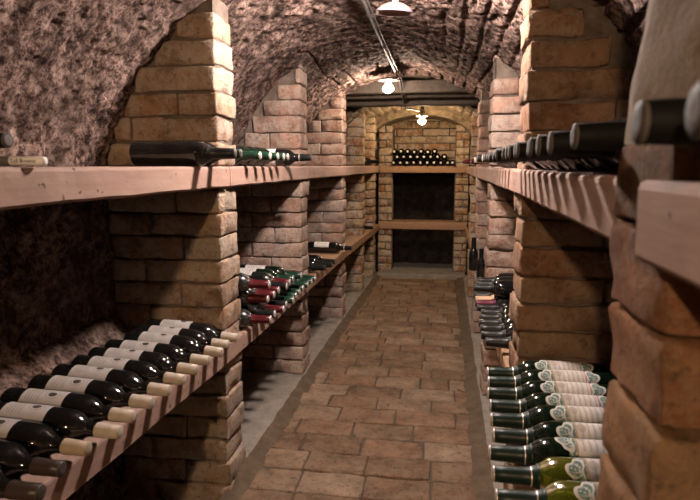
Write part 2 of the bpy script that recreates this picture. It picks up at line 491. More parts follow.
ledge('trim_2', pr, -2.4, 5.75, 300, [M['kerb'], M['cement']], [0, 0, 0, 1, 1, 1], -1)
sill = rough_box('trim_4', (-.60, 5.66, -.03), (.27, 6.36, .04), M['cement'], amp=.005); tag(sill, kind='structure')

# ------------------------------------------------------------------ brick piers
def in_vault(x, z, y, gap): 
    return (x - CX) ** 2 + (z - CZ) ** 2 < (float(RV(y)) - gap) ** 2 or z < CZ

def pier(x_in, x_out, y0, y1, ztop, mat, label, course=.077, gap=.035, joint=.006, chip=.75, lens=(.27, .15), cins=.014, step=.035, arc=True, z0=.03, seed=0, core=None, plaster_from=None):
    """x_in: corridor face, x_out: at the back wall."""
    rnd = random.Random(seed); sg = 1 if x_out > x_in else -1; mb = MB(); z = z0; k = 0; t = y1 - y0; ymid = (y0 + y1) / 2
    def xlim(zz, g):
        if not arc or zz <= CZ: return x_out
        q = (float(RV(ymid)) - g) ** 2 - (zz - CZ) ** 2
        if q <= 0: return None
        xx = CX + sg * math.sqrt(q); return min(xx, x_out) if sg > 0 else max(xx, x_out)
    while z < ztop - .02:
        h = course + rnd.uniform(-.004, .004)
        if plaster_from and z > plaster_from: break
        xe = xlim(z + h * .7, gap)
        if xe is None: break
        xa = x_in + sg * rnd.uniform(-.003, .007); pos = 0; total = abs(xe - xa)
        j = 0
        while pos < total - .03:
            L = lens[(k + j) % 2] + rnd.uniform(-.02, .02)
            if total - pos - L < .06: L = total - pos
            c0 = xa + sg * pos; c1 = xa + sg * (pos + L)
            dy = rnd.uniform(-.003, .003)
            brick(mb, ((c0 + c1) / 2, ymid + dy, z + h / 2), (abs(c1 - c0) - joint, t + rnd.uniform(-.008, .004), h - joint), r=.006, step=step, amp=.0045, seed=rnd.random() * 60, rot=rnd.uniform(-.012, .012), chip=chip)
            pos += L; j += 1
        z += h; k += 1
    # mortar core, following the arc of the vault
    zs = np.linspace(0.0, ztop, 70); xi = x_in + sg * cins; V = []
    n = 16
    cols = []
    for zz in zs:
        xe = xlim(zz, -.03)
        if xe is None or sg * (xe - xi) < .01: xe = xi + sg * .01
        cols.append(np.linspace(xi, xe, n))
    ins = cins
    for yy in (y0 + ins, y1 - ins):
        for zz, cc in zip(zs, cols): V += [(xx, yy, zz) for xx in cc]
    V = np.array(V); N = len(zs) * n
    V[:N, 1] -= .005 * fbm(V[:N] * 20, 3, 51); V[N:, 1] += .005 * fbm(V[N:] * 16, 3, 52)
    g = grid_mesh(len(zs), n); Fq = list(g) + [tuple(i + N for i in q)[::-1] for q in g]
    for i in range(len(zs) - 1):
        Fq.append((i * n, i * n + N, (i + 1) * n + N, (i + 1) * n)); e = n - 1
        Fq.append((i * n + e, (i + 1) * n + e, (i + 1) * n + e + N, i * n + e + N))
    e = (len(zs) - 1) * n
    for j in range(n - 1): Fq.append((e + j, e + j + N, e + j + 1 + N, e + j + 1))
    mb.add(V, Fq, 1)
    o = mb.build('brick_pier', [mat, core or M['mortar']])
    tag(o, label, 'pillar', 'brick piers between the shelf bays', 'thing')
    return o

piersL = [(1.76, 1.925, 'brick_tan', 'tan brick pier on the left, nearest one, where the cream-capped bottles end', .026),
          (2.80, 2.96, 'brick_pink', 'pinkish brick pier behind the heap of red-capped and green-capped bottles', .03),
          (3.93, 4.10, 'brick_pink', 'brick pier on the left rising to the dark beams at the end of the vault', .03),
          (4.82, 4.97, 'brick_yellow', 'warm lit brick pier on the left just beyond the dark ceiling beams', .035),
          (5.50, 5.66, 'brick_yellow', 'farthest brick pier on the left, beside the end wall bottle rack', .035)]
for i, (a, b, mt, lb, st) in enumerate(piersL):
    far = i > 2
    pier(XL(a) + .002, WL, a, b, 1.62 if i < 2 else (1.66 if i == 2 else 1.56), M[mt], lb, step=st, seed=10 + i, arc=not far, z0=-.06 if i == 0 else .03, gap=(-.012, .015, .0, 0, 0)[i])
piersR = [(1.60, 1.77, 'brick_brown', 'brown brick pier on the right behind the green-capped bottles, reaching the vault', .03),
          (2.65, 2.82, 'brick_pink', 'reddish brick pier on the right behind the black-capped bottle heap', .03),
          (3.70, 3.86, 'brick_pink', 'slim dark red brick pier on the right under the end of the vault', .035),
          (4.75, 4.90, 'brick_yellow', 'narrow brick pier on the right beyond the dark ceiling beams', .035)]
for i, (a, b, mt, lb, st) in enumerate(piersR):
    pier(XR(a) + (.018 if i == 0 else .006), WR, a, b, 1.6 if i < 3 else 1.56, M[mt], lb, step=st, seed=30 + i, arc=i < 3, gap=(.035, .02, .02, 0)[i], chip=1.15 if i == 0 else .75, lens=(.33, .21) if i == 0 else (.27, .15))
# nearest right pier: bricks below the shelf, plastered above it
o = pier(.166, WR, .46, .605, 1.118, M['brick_orange'], 'large blurred brick pier nearest on the right, plastered smooth above the shelf', course=.079, step=.016, seed=77, arc=False, chip=.35, lens=(.29, .31), cins=.03, joint=.005)
V, Fs = [], []
zz = np.linspace(1.10, 1.72, 40); xx = np.linspace(.0, 1, 14); yy = np.linspace(.0, 1, 8)
ring = [(0, t) for t in yy] [::-1] + [(t, 0) for t in xx[1:]]                      # corridor face then near face
ring = [(1, 1)] + [(t, 1) for t in xx[::-1][1:]] + ring[1:] + [(1, t) for t in yy[1:-1]]
Pp = []
for q in zz:
    for (u, v) in ring: Pp.append((.189 + .44 * u, .455 + .15 * v, q))
Pp = np.array(Pp); cc = np.array([.41, .53, 0]); dirn = Pp * [1, 1, 0] - cc * [1, 1, 0]; dirn /= np.linalg.norm(dirn, axis=1)[:, None]
Pp = Pp + dirn * (.014 * fbm(Pp * 7, 3, 61) + .004 * fbm(Pp * 30, 2, 62))[:, None]
k = len(ring); Fq = [(i * k + j, i * k + (j + 1) % k, (i + 1) * k + (j + 1) % k, (i + 1) * k + j) for i in range(len(zz) - 1) for j in range(k)]
pp = mesh_obj('plaster_coat', Pp, Fq, M['plaster'], o); pp['label'] = 'smooth brown plaster covering the upper pier'

# ------------------------------------------------------------------ the far end
# section between the vault and the low arch: side walls, flat ceiling, beams
def quad_wall(name, corners, mat, nu, nv, amp, nrm, kind='structure', sc=6):
    a, b, c, dd = [np.array(q, float) for q in corners]; u = np.linspace(0, 1, nu)[:, None, None]; v = np.linspace(0, 1, nv)[None, :, None]
    Pq = ((1 - u) * ((1 - v) * a + v * dd) + u * ((1 - v) * b + v * c)).reshape(-1, 3)
    Pq = Pq + np.array(nrm) * (amp * fbm(Pq * sc, 4, 71) + amp * .5 * fbm(Pq * 24, 2, 73))[:, None]
    return tag(mesh_obj(name, Pq, grid_mesh(nu, nv), mat), kind=kind)
quad_wall('wall_left.001', [(WL, 4.0, .95), (WL, 6.4, .95), (WL, 6.4, 1.8), (WL, 4.0, 1.8)], M['vault_far'], 60, 30, .015, (1, 0, 0))
quad_wall('wall_right.001', [(WR, 4.0, .95), (WR, 6.4, .95), (WR, 6.4, 1.8), (WR, 4.0, 1.8)], M['vault_far'], 60, 30, .015, (-1, 0, 0))
quad_wall('ceiling.001', [(-1.1, 4.04, 1.725), (.65, 4.04, 1.725), (.65, 4.75, 1.725), (-1.1, 4.75, 1.725)], M['vault_far'], 40, 20, .012, (0, 0, -1))
for i, (yy, zb, hh, lb) in enumerate(((4.17, 1.595, .085, 'dark timber beam across the ceiling, nearest of the three'), (4.34, 1.58, .08, 'dark timber beam across the ceiling, middle of the three'), (4.52, 1.545, .10, 'dark timber beam across the ceiling, lowest and farthest of the three'))):
    b = rough_box('ceiling_beam', (-1.08, yy - .055, zb), (.62, yy + .055, zb + hh), M['timber'], amp=.004, r=.012, seed=i * 5, step=.05)
    tag(b, lb, 'beam', 'ceiling beams', 'thing')

# low far vault, and the arch ring in front of the end wall
def far_arch(s, g=0.):
    a = PI * (1 - s); return -.20 + (.60 - g) * np.cos(a), 1.28 + (.37 - g) * np.sin(a)
def arch_in(s):
    a = PI * (1 - s); return -.185 + .485 * np.cos(a), 1.33 + .245 * np.sin(a)
ysf = np.linspace(4.60, 5.70, 90); sf = np.linspace(0, 1, 150); Yf, Sf = [q.ravel() for q in np.meshgrid(ysf, sf, indexing='ij')]
xf, zf = far_arch(Sf); Pv = np.stack([xf, Yf, zf], 1)
nn = np.stack([-(xf + .2) / .6, np.zeros_like(xf), -(zf - 1.2) / .4], 1); nn /= np.linalg.norm(nn, axis=1)[:, None]
rw = Sf * 22; dj = -.014 * sstep(.14, .03, np.abs(rw - np.round(rw)))
Pv += nn * (.014 * fbm(Pv * 6, 3, 81) + .010 * fbm(Pv * 24, 3, 82) + dj)[:, None]
tag(mesh_obj('ceiling.002', Pv, grid_mesh(90, 150), M['vault_far']), kind='structure')
mb = MB(); sr = np.linspace(0, 1, 80); nr = 8
def ring_face(y, fo, fi, flip):
    V = []
    for s_ in sr:
        a, b = np.array(fi(s_)), np.array(fo(s_))
        for t in np.linspace(0, 1, nr): q = a + (b - a) * t; V.append((q[0], y, q[1]))
    V = np.array(V); V[:, 1] += .007 * fbm(V * 18, 3, 84); F_ = grid_mesh(80, nr); mb.add(V, [q[::-1] for q in F_] if flip else F_)
ring_face(5.655, lambda q: far_arch(q, -.06), arch_in, False)
V = []
for yy in np.linspace(5.655, 6.14, 16):
    for s_ in sr: a = arch_in(s_); V.append((a[0], yy, a[1]))
V = np.array(V); V[:, 2] += .006 * fbm(V * 16, 3, 86); mb.add(V, grid_mesh(16, 80))
tag(mb.build('wall_end_arch', M['vault_far']), kind='structure')

# end wall: two brick jambs, tympanum of bricks above the rack, recess behind with its shade in the wall colour
def brick_panel(name, x0, x1, y0, y1, z0, z1, mat, mort, course, L, clip=None, seed=3, kind='structure', step=.04):
    rnd = random.Random(seed); mb = MB(); z = z0; k = 0
    while z < z1 - .02:
        x = x0 - (L * .5 if k % 2 else 0)
        while x < x1:
            LL = L + rnd.uniform(-.015, .015); a, b = max(x, x0), min(x + LL, x1)
            if b - a > .03 and (clip is None or clip((a + b) / 2, z + course / 2, (b - a) / 2)):
                brick(mb, ((a + b) / 2, (y0 + y1) / 2 + rnd.uniform(-.004, .004), z + course / 2), (b - a - .008, y1 - y0, course - .009), r=.008, step=step, amp=.004, seed=rnd.random() * 50, chip=.7)
            x += LL
        z += course; k += 1
    core = [(x0, y0 + .012, z0), (x1, y0 + .012, z0), (x1, y0 + .012, z1), (x0, y0 + .012, z1), (x0, y1 - .012, z0), (x1, y1 - .012, z0), (x1, y1 - .012, z1), (x0, y1 - .012, z1)]
    mb.add(core, [(0, 1, 2, 3), (5, 4, 7, 6), (4, 0, 3, 7), (1, 5, 6, 2), (3, 2, 6, 7)], 1)
    return mb.build(name, [mat, mort])
for (a, b, lb, sd) in ((-.61, -.468, 'yellowish brick jamb left of the end wall bottle rack', 5), (.150, .285, 'yellowish brick jamb right of the end wall bottle rack', 6)):
    o = brick_panel('brick_jamb', a, b, 5.84, 6.10, .035, 1.46, M['brick_yellow'], M['mortar'], .073, .16, seed=sd)
    tag(o, lb, 'pillar', 'end wall jambs', 'thing')
o = brick_panel('wall_end', -.72, .34, 6.12, 6.2, 1.10, 1.60, M['brick_yellow'], M['mortar'], .075, .27, seed=9); tag(o, kind='structure')
quad_wall('wall_end.001', [(-.75, 6.32, -.05), (.38, 6.32, -.05), (.38, 6.32, 1.14), (-.75, 6.32, 1.14)], M['recess_shade'], 90, 90, .03, (0, -1, 0), sc=9)

# ------------------------------------------------------------------ shelf boards
def board(xa, xb, y0, y1, z0, z1, mat, label, group, xf=None, front=1):
    """board between y0 and y1; front edge follows xf(y); back edge at xb"""
    n = max(6, int((y1 - y0) / .03)); ysb = np.linspace(y0, y1, n); prof = []
    V = []
    for yy in ysb:
        e = xf(yy) + xa; r = .006 * front; b = xb
        V += [(b, yy, z1), ((e + b) / 2, yy, z1), (e - r, yy, z1), (e - r * .3, yy, z1 - .002), (e, yy, z1 - .007), (e, yy, (z0 + z1) / 2), (e, yy, z0 + .006), (e - r, yy, z0), ((e + b) / 2, yy, z0), (b, yy, z0)]
    k = 10; V = np.array(V); V[:, 0] += .0022 * fbm(V * 12, 3, 91); V[:, 2] += .0016 * fbm(V * 9 + 3, 3, 92)
    Fq = [(i * k + j, i * k + (j + 1) % k, (i + 1) * k + (j + 1) % k, (i + 1) * k + j) for i in range(n - 1) for j in range(k)]
    Fq += [tuple(range(k))[::-1], tuple(range((n - 1) * k, n * k))]
    if front < 0: Fq = [q[::-1] for q in Fq]
    o = mesh_obj('shelf_board', V, Fq, mat, None, False)
    return tag(o, label, 'shelf', group, 'thing')
ZU, ZL = 1.096, .515
gU, gL, gRU, gRL = 'left upper shelf boards', 'left lower shelf boards', 'right upper shelf boards', 'right lower shelf boards'
seg = [(.15, 1.812, 'nearest, carrying the white marker pen'), (1.816, 2.876, 'second from the near end, under the green bottles'), (2.88, 4.01, 'third from the near end, ending at the beams'), (4.014, 4.89, 'fourth from the near end, beyond the beams'), (4.894, 5.80, 'last one, meeting the end wall')]
for a, b, t in seg: board(.012, WL + .02, a, b, ZU - .066, ZU, M['board'], 'long pink board of left upper shelf, ' + t, gU, XL)
ZB = .53
def xf_near(y): return float(np.interp(y, [.1, 1.0, 1.95], [-.728, -.692, -.657]))
board(0, -.975, .15, 1.812, ZB - .068, ZB, M['board'], 'board of left lower shelf, nearest, under the cream-capped bottles', gL, xf_near)
def bank(yy): return [(-1.09, .61), (-1.055, .60), (-1.03, .57), (-.99, .545), (-.965, .528), (-.965, .46)]
ledge('trim_3', bank, .15, 1.77, 120, [M['vault']], [0] * 5, -1, .014)
seg = [(1.816, 2.876, 'second, under the red-capped heap'), (2.88, 4.01, 'third, under the white-labelled lone bottle'), (4.014, 4.89, 'fourth, bare between two far piers'), (4.894, 5.80, 'last one by the end wall')]
for a, b, t in seg: board(.012, WL + .02, a, b, ZL - .062, ZL, M['board'] if a < 2.8 else M['board_orange'], 'board of left lower shelf, ' + t, gL, XL)
board(-.006, WR - .02, .05, .495, 1.089 - .066, 1.089, M['board'], 'pale pink board of right upper shelf, blurred nearest piece before the plastered pier', gRU, XR, -1)
seg = [(.603, 1.68, 'striped with bottle neck shadows, beyond the plastered pier'), (1.684, 2.73, 'between the brown pier and the reddish pier'), (2.734, 3.78, 'just beyond the reddish pier'), (3.784, 5.80, 'far one meeting the end wall')]
for a, b, t in seg: board(.006, WR - .02, a, b, 1.089 - .066, 1.089, M['board'], 'pale pink board of right upper shelf, ' + t, gRU, XR, -1)
seg = [(.71, 1.68, 'nearest, under the green-capped bottles with ornate labels'), (1.684, 2.73, 'second, under the black-capped bottle heap'), (2.734, 3.78, 'third, where two small dark bottles stand'), (3.784, 5.80, 'far one, nearly hidden behind piers')]
for a, b, t in seg: board(.012, WR - .02, a, b, ZL - .055 - .02 * (a > 1), ZL - .02 * (a > 1), M['board_orange'], 'board of right lower shelf, ' + t, gRL, XR, -1)
def cross_board(z0, z1, y0, y1, x0, x1, label):
    o = rough_box('shelf_board', (x0, y0, z0), (x1, y1, z1), M['board_orange'], amp=.002, r=.006); return tag(o, label, 'shelf', 'end wall shelf boards', 'thing')
cross_board(1.028, 1.094, 5.80, 6.12, -.59, .27, 'orange wooden board holding the bottle rack on the end wall')
cross_board(.467, .54, 5.80, 6.10, -.595, .275, 'bare orange wooden board across the middle of the end wall')

# ------------------------------------------------------------------ bottles
def shape(kind):
    if kind == 'burg':
        return [(0, 0), (0, .031), (.003, .037), (.008, .0395), (.13, .0395), (.15, .038), (.175, .031), (.195, .0235), (.215, .0175), (.235, .0150), (.2955, .0142), (.2965, .0155), (.300, .0155), (.3005, .012), (.3005, 0)]
    if kind == 'half':
        return [(0, 0), (0, .026), (.003, .029), (.10, .029), (.12, .027), (.135, .019), (.15, .0145), (.205, .0135), (.21, .0145), (.2125, .0145), (.213, 0)]
    return [(0, 0), (0, .030), (.002, .0345), (.007, .0372), (.184, .0375), (.196, .0364), (.208, .0325), (.219, .0250), (.227, .0185), (.237, .0150), (.2955, .0130), (.2960, .0138), (.300, .0138), (.3005, .011), (.3005, 0)]
def rad(prof, t):
    ts = [p[0] for p in prof[1:-1]]; rs = [p[1] for p in prof[1:-1]]; return float(np.interp(t, ts, rs))
def arc_label(name, prof, t0, t1, half, mat, parent, roll=0., eps=.0006, n=20):
    V, U = [], []; k = 8
    for i in range(k):
        t = t0 + (t1 - t0) * i / (k - 1)
        for j in range(n):
            a = roll - half + 2 * half * j / (n - 1); r = rad(prof, t) + eps
            V.append((t, r * math.sin(a), r * math.cos(a))); U.append((i / (k - 1), j / (n - 1)))
    return mesh_obj(name, V, [q[::-1] for q in grid_mesh(k, n)], mat, parent, True, None, U)
def scroll(name, prof, parent, t0, roll, sg):
    """die-cut scroll ornament on the end of an ornate label, wrapped on the bottle"""
    def blob(outline, mat, eps, nm, par):
        cx = sum(p[0] for p in outline) / len(outline); cy = sum(p[1] for p in outline) / len(outline); V = []; rings = 5; k = len(outline)
        for q in range(rings + 1):
            for (a, b) in outline:
                tt = cx + (a - cx) * q / rings; ss = cy + (b - cy) * q / rings
                r = rad(prof, t0 + sg * tt) + eps; an = roll + ss / .0375; V.append((t0 + sg * tt, r * math.sin(an), r * math.cos(an)))
        Fq = [(q * k + i, q * k + (i + 1) % k, (q + 1) * k + (i + 1) % k, (q + 1) * k + i) for q in range(rings) for i in range(k)]
        return mesh_obj(nm, V, Fq, mat, par)
    def outl(s):
        pts = []
        for i in range(40):
            a = 2 * PI * i / 40; rr = s * (1 + .22 * math.cos(3 * a) + .10 * math.cos(5 * a + .6))
            pts.append((.006 + .015 * rr * math.cos(a), .026 * rr * math.sin(a)))
        return pts
    w_ = blob(outl(1.0), M['scroll_white'], .0008, name, parent); w_['label'] = 'die-cut scroll edge in white and teal'
    blob(outl(.72), M['scroll_teal'], .0013, 'scroll_inlay', w_)
    return w_

def make_bottle(name, kind, glassm, capm, tipm, cap0=.236, label=None, seg=28, roll=0., scrolls=False, ring=None):
    root = empty(name); prof = shape(kind); Lt = prof[-1][0]
    V, Fs = lathe(prof, seg); mesh_obj('glass_body', V, [q[::-1] for q in Fs], M[glassm], root)
    if capm:
        cp = [(cap0, rad(prof, cap0) + .0002), (cap0 + .001, rad(prof, cap0) + .0010)]
        for t in np.linspace(cap0 + .004, Lt - .009, 6): cp.append((float(t), rad(prof, float(t)) + .0012))
        cp += [(Lt - .0085, .0140 if kind != 'half' else .015), (Lt - .0002, .0140 if kind != 'half' else .015), (Lt + .0010, .0126 if kind != 'half' else .0138)]
        V, Fs = lathe(cp + [(Lt + .0012, 0)], seg); cap = mesh_obj('capsule', V, [q[::-1] for q in Fs], M[capm], root)
        if tipm:
            V, Fs = lathe([(Lt + .0011, .0112), (Lt + .0016, .0106), (Lt + .0016, .004), (Lt + .0012, 0)], seg); tp = mesh_obj('capsule_top', V, [q[::-1] for q in Fs], M[tipm], cap); tp['label'] = 'pale disc closing the capsule'
            V, Fs = lathe([(Lt - .0022, .0141), (Lt - .0016, .0145), (Lt - .0003, .0145), (Lt + .0010, .0130)], seg); rm = mesh_obj('capsule_rim', V, [q[::-1] for q in Fs], M[tipm], cap)
        if ring:
            V, Fs = lathe([(cap0 + .012, rad(prof, cap0 + .012) + .0014), (cap0 + .013, rad(prof, cap0 + .012) + .0018), (cap0 + .0145, rad(prof, cap0 + .0145) + .0018), (cap0 + .0155, rad(prof, cap0 + .0155) + .0014)], seg)
            mesh_obj('neck_band', V, [q[::-1] for q in Fs], M[ring], root)
    if label:
        t0, t1, half, mt = label
        lb = arc_label('paper_label', prof, t0, t1, half, M[mt], root, roll)
        if scrolls:
            scroll('label_scroll', prof, root, t1 - .003, roll + .15, 1); scroll('label_scroll', prof, root, t0 + .003, roll + .1, -1)
    return root

PROTO = {}
def proto(key, *a, **k): PROTO[key] = [a, k, None]
proto('cream', 'wine_bottle', 'bord', 'glass_black', 'cap_cream', None, cap0=.250, label=(.050, .150, 1.6, 'label_crest'), roll=-.12)
proto('dull', 'wine_bottle', 'bord', 'glass_black', 'cap_dull', None, cap0=.250, label=(.050, .150, 1.6, 'label_crest'), roll=-.12)
proto('brown', 'wine_bottle', 'bord', 'glass_black', 'cap_brown', 'tip_dark', cap0=.245, label=(.045, .120, 1.5, 'label_crest'), roll=-.12)
proto('red', 'wine_bottle', 'bord', 'glass_dusty', 'cap_red', 'silver', label=(.05, .14, 1.4, 'label_dusty'), cap0=.228)
proto('greencap', 'wine_bottle', 'bord', 'glass_green', 'cap_green', 'silver', label=(.05, .14, 1.4, 'label_dusty'), cap0=.228)
proto('blackcap', 'wine_bottle', 'bord', 'glass_black', 'cap_black', 'silver', cap0=.228)
proto('plainblack', 'wine_bottle', 'bord', 'glass_black', 'cap_black', 'tip_dark', cap0=.228)
proto('rimmed', 'wine_bottle', 'bord', 'glass_black', 'cap_black', 'tip_dull', cap0=.228)
proto('rack', 'wine_bottle', 'bord', 'glass_black', 'cap_black', 'tip_pale', seg=20)
proto('navy', 'wine_bottle', 'bord', 'glass_black', 'cap_navy', 'tip_dark', cap0=.222)
proto('wine', 'wine_bottle', 'bord', 'glass_black', 'cap_wine', 'tip_dark', cap0=.222)
proto('tan', 'wine_bottle', 'bord', 'glass_black', 'cap_tan', 'tip_dark', cap0=.222)
proto('ornate', 'wine_bottle', 'bord', 'glass_green', 'cap_deep', 'silver', cap0=.222, label=(.058, .160, 1.3, 'label_ornate'), roll=.45, scrolls=True, ring='silver')
proto('olive', 'wine_bottle', 'bord', 'glass_olive', 'cap_deep', 'silver', cap0=.222, label=(.058, .160, 1.3, 'label_ornate'), roll=.45, scrolls=True, ring='silver')
proto('whitelabel', 'wine_bottle', 'bord', 'glass_black', 'cap_black', 'tip_dark', label=(.05, .15, 1.5, 'label_plain'), roll=.5, ring='silver')
proto('goldneck', 'wine_bottle', 'bord', 'glass_brown', 'cap_tan', 'tip_pale', ring='silver')
proto('redneck', 'wine_bottle', 'bord', 'glass_brown', 'cap_red', 'tip_dark', ring='silver')
proto('halfbottle', 'wine_bottle', 'half', 'glass_black', 'cap_black', 'tip_dark', cap0=.155)

def copy_tree(o, parent=None):
    c = o.copy(); COL.objects.link(c)
    if parent: c.parent = parent
    for ch in list(o.children): copy_tree(ch, c)
    return c
def bottle(key, tip, heading, label, group, tilt=0., roll=0., scale=1.):
    """tip: where the neck ends. heading: direction of the neck about z. tilt: neck down is positive"""
    rec = PROTO[key]
    if rec[2] is None: rec[2] = make_bottle(*rec[0], **rec[1]); o = rec[2]
    else: o = copy_tree(rec[2])
    R = Matrix.Rotation(heading, 4, 'Z') @ Matrix.Rotation(tilt, 4, 'Y') @ Matrix.Rotation(roll, 4, 'X')
    Lt = shape(rec[0][1])[-1][0] * scale
    o.rotation_euler = R.to_euler(); o.scale = (scale,) * 3
    o.location = Vector(tip) - (R.to_3x3() @ Vector((1, 0, 0))) * Lt
    for k in ('label', 'category', 'group'):
        if k in o: del o[k]
    return tag(o, label, 'bottle', group)

ORD = ['first', 'second', 'third', 'fourth', 'fifth', 'sixth', 'seventh', 'eighth', 'ninth', 'tenth', 'eleventh', 'twelfth', 'thirteenth', 'fourteenth', 'fifteenth', 'sixteenth']
rb = random.Random(4)
# left lower shelf, nearest bay
ycap = [1.715, 1.642, 1.568, 1.493, 1.418, 1.343, 1.268, 1.193, 1.118, 1.043, .967, .891, .815]
xcap = [-.628, -.630, -.622, -.632, -.636, -.637, -.642, -.647, -.652, -.640, -.662, -.664, -.650]
for i, yy in enumerate(ycap):
    key = 'cream' if i < 10 else ('dull' if i == 10 else 'brown')
    if key == 'brown': lb = 'dark brown capped bottle on left lower shelf, ' + ('second from the near end' if i == 11 else 'nearest of its row')
    elif key == 'dull': lb = 'bottle with dull tan capsule and white label beside the brown-capped bottles'
    else: lb = 'cream-capped bottle with white label on left lower shelf, %s counted from the brick pier' % ORD[i]
    bottle(key, (xcap[i], yy, ZB + .0375 - .0115), rb.uniform(-.03, .03), lb, 'bottles in a row on the left lower shelf', tilt=.045, roll=rb.uniform(-.18, .18))

# left lower shelf, second bay: heap in layers
gH = 'heap of bottles on the second left lower shelf'
low = [1.955 + .0775 * k for k in range(11)]
for k, yy in enumerate(low):
    key = 'red' if k in (0, 2) else ('blackcap' if k in (1, 3) else 'greencap')
    nm = {'red': 'dusty red-capped bottle', 'blackcap': 'black-capped bottle', 'greencap': 'dark green-capped bottle'}[key]
    bottle(key, (-.588 + rb.uniform(-.008, .008), yy, ZL + .038), rb.uniform(-.04, .04), nm + ' in bottom layer of the left heap, %s from the near pier' % ORD[k], gH, tilt=.0, roll=rb.uniform(-.5, .5))
for k in range(7):
    key = 'red' if k in (0, 1, 2, 4) else ('blackcap' if k == 3 else 'greencap')
    nm = {'red': 'dusty red-capped bottle', 'blackcap': 'black-capped bottle', 'greencap': 'dark green-capped bottle'}[key]
    bottle(key, (-.600 + rb.uniform(-.012, .006), low[k] + .0388, ZL + .038 + .0655), rb.uniform(-.05, .05), nm + ' in second layer of the left heap, %s from the near pier' % ORD[k], gH, tilt=.02, roll=rb.uniform(-.5, .5))
bottle('red', (-.598, 1.985, ZL + .038 + .1215), .02, 'red-capped bottle on the very top of the left heap by the near pier', gH, tilt=.03)

# left lower shelf, third bay
gT = 'loose bottles on the third left lower shelf'
bottle('whitelabel', (-.572, 3.80, ZL + .038), -.04, 'lone dark bottle with a white label in front of the third left pier', gT, roll=.4)
bottle('plainblack', (-.585, 3.24, ZL + .038), .03, 'black bottle on the third left lower shelf, farthest of three close together', gT)
bottle('plainblack', (-.580, 3.13, ZL + .038), .06, 'black bottle on the third left lower shelf, middle of three close together', gT)
bottle('plainblack', (-.60, 3.03, ZL + .038), -.02, 'black bottle on the third left lower shelf, nearest of three beside the heap', gT)
bottle('plainblack', (-.575, 5.10, ZL + .038), .0, 'single dark bottle on the far left lower shelf behind the fourth pier', 'single far bottles')

# left upper shelf
gX = 'bottles on the left upper shelf'
bottle('navy', (-.570, 1.585, ZU + .038), .02, 'long black bottle lying on left upper shelf against the nearest pier', gX)
bottle('navy', (-.585, 1.675, ZU + .038), -.03, 'black bottle half hidden behind the long black one on left upper shelf', gX)
for k, (yy, tx) in enumerate(((1.965, -.615), (2.05, -.605), (2.135, -.60), (2.22, -.60), (2.30, -.605))):
    bottle('greencap', (tx, yy, ZU + .038), rb.uniform(-.03, .03), 'green bottle with silver tip on left upper shelf, %s beyond the nearest pier' % ORD[k], gX)
bottle('whitelabel', (-.548, 2.47, ZU + .038), .05, 'black bottle with a pale neck ring at the far end of the green ones', gX, roll=2.2)
bottle('plainblack', (-.535, 5.22, ZU + .038), .0, 'single dark bottle on the far end of left upper shelf', 'single far bottles')
bottle('rimmed', (-.822, 1.02, ZU + .052), -.05, 'bottle at the left picture edge showing a round pale capsule end', gX, tilt=-.05)

# marker pen
pen = empty('marker_pen', (-.730, .905, ZU + .0115), (0, 0, .04))
V, Fs = lathe([(-.03, 0), (-.03, .0074), (-.002, .0076), (0, .0078), (.0, .0080), (.058, .0080), (.066, .0072), (.0675, .004), (.0675, 0)], 18)
mesh_obj('pen_barrel', V, [q[::-1] for q in Fs], M['white_plastic'], pen)
V, Fs = lathe([(-.031, 0), (-.031, .0084), (-.001, .0086), (.004, .0084), (.004, .007)], 18)
cpn = mesh_obj('pen_cap', V, [q[::-1] for q in Fs], M['steel_grey'], pen); cpn['label'] = 'grey cap'
fc = bpy.data.curves.new('pen_lettering', 'FONT'); fc.body = 'Tofi Browne'; fc.size = .0092; fc.align_x = 'CENTER'; fc.align_y = 'CENTER'; fc.extrude = .0001
fo = bpy.data.objects.new('pen_lettering', fc); COL.objects.link(fo); fo.parent = pen; fc.materials.append(M['ink'])
fo.location = (.031, -.0082, .0002); fo.rotation_euler = (PI / 2, 0, 0)
bpy.context.view_layer.update()
fm = bpy.data.meshes.new_from_object(fo.evaluated_get(bpy.context.evaluated_depsgraph_get())); fm.materials.clear(); fm.materials.append(M['ink'])
fm2 = bpy.data.objects.new('lettering', fm); COL.objects.link(fm2); fm2.parent = pen; fm2.location = fo.location; fm2.rotation_euler = fo.rotation_euler
fm2['label'] = 'dark printed lettering on the barrel'; bpy.data.objects.remove(fo)
tag(pen, 'white marker pen with dark lettering lying on the edge of left upper shelf', 'pen')

# right lower shelf, nearest bay
gO = 'green-capped bottles with ornate labels'
for i, (yy, xx) in enumerate(((1.525, .137), (1.455, .134), (1.38, .127), (1.304, .126), (1.228, .122), (1.153, .120), (1.078, .106), (1.00, .106), (.922, .104))):
    key = 'olive' if i in (7, 8) else 'ornate'
    what = 'olive glass bottle with ornate label' if key == 'olive' else 'dark green-capped bottle with ornate white label'
    bottle(key, (xx, yy, ZL + .038), PI + rb.uniform(-.025, .025), what + ' on right lower shelf, %s from the brown pier' % ORD[i], gO, tilt=.0, roll=rb.uniform(-.08, .08) + (.5 if i == 6 else 0))
# right lower shelf, second bay
gN = 'black-capped bottle heap on the right'
for k in range(10):
    yy = 1.868 + .077 * k; key = {8: 'tan', 7: 'wine'}.get(k, 'navy')
    nm = {'tan': 'tan-capped bottle', 'wine': 'wine-red capped bottle', 'navy': 'black-capped bottle'}[key]
    bottle(key, (.160 + rb.uniform(-.010, .012), yy, ZL - .02 + .038), PI + rb.uniform(-.05, .05), nm + ' in bottom layer on right second shelf, %s from the near end' % ORD[k], gN)
for k in range(3):
    bottle('navy', (.150 + .012 * k, 2.445 + .077 * k - .04, ZL - .02 + .038 + .066), PI + rb.uniform(-.05, .05), 'black-capped bottle in top layer on right second shelf, %s from the near end' % ORD[k], gN)
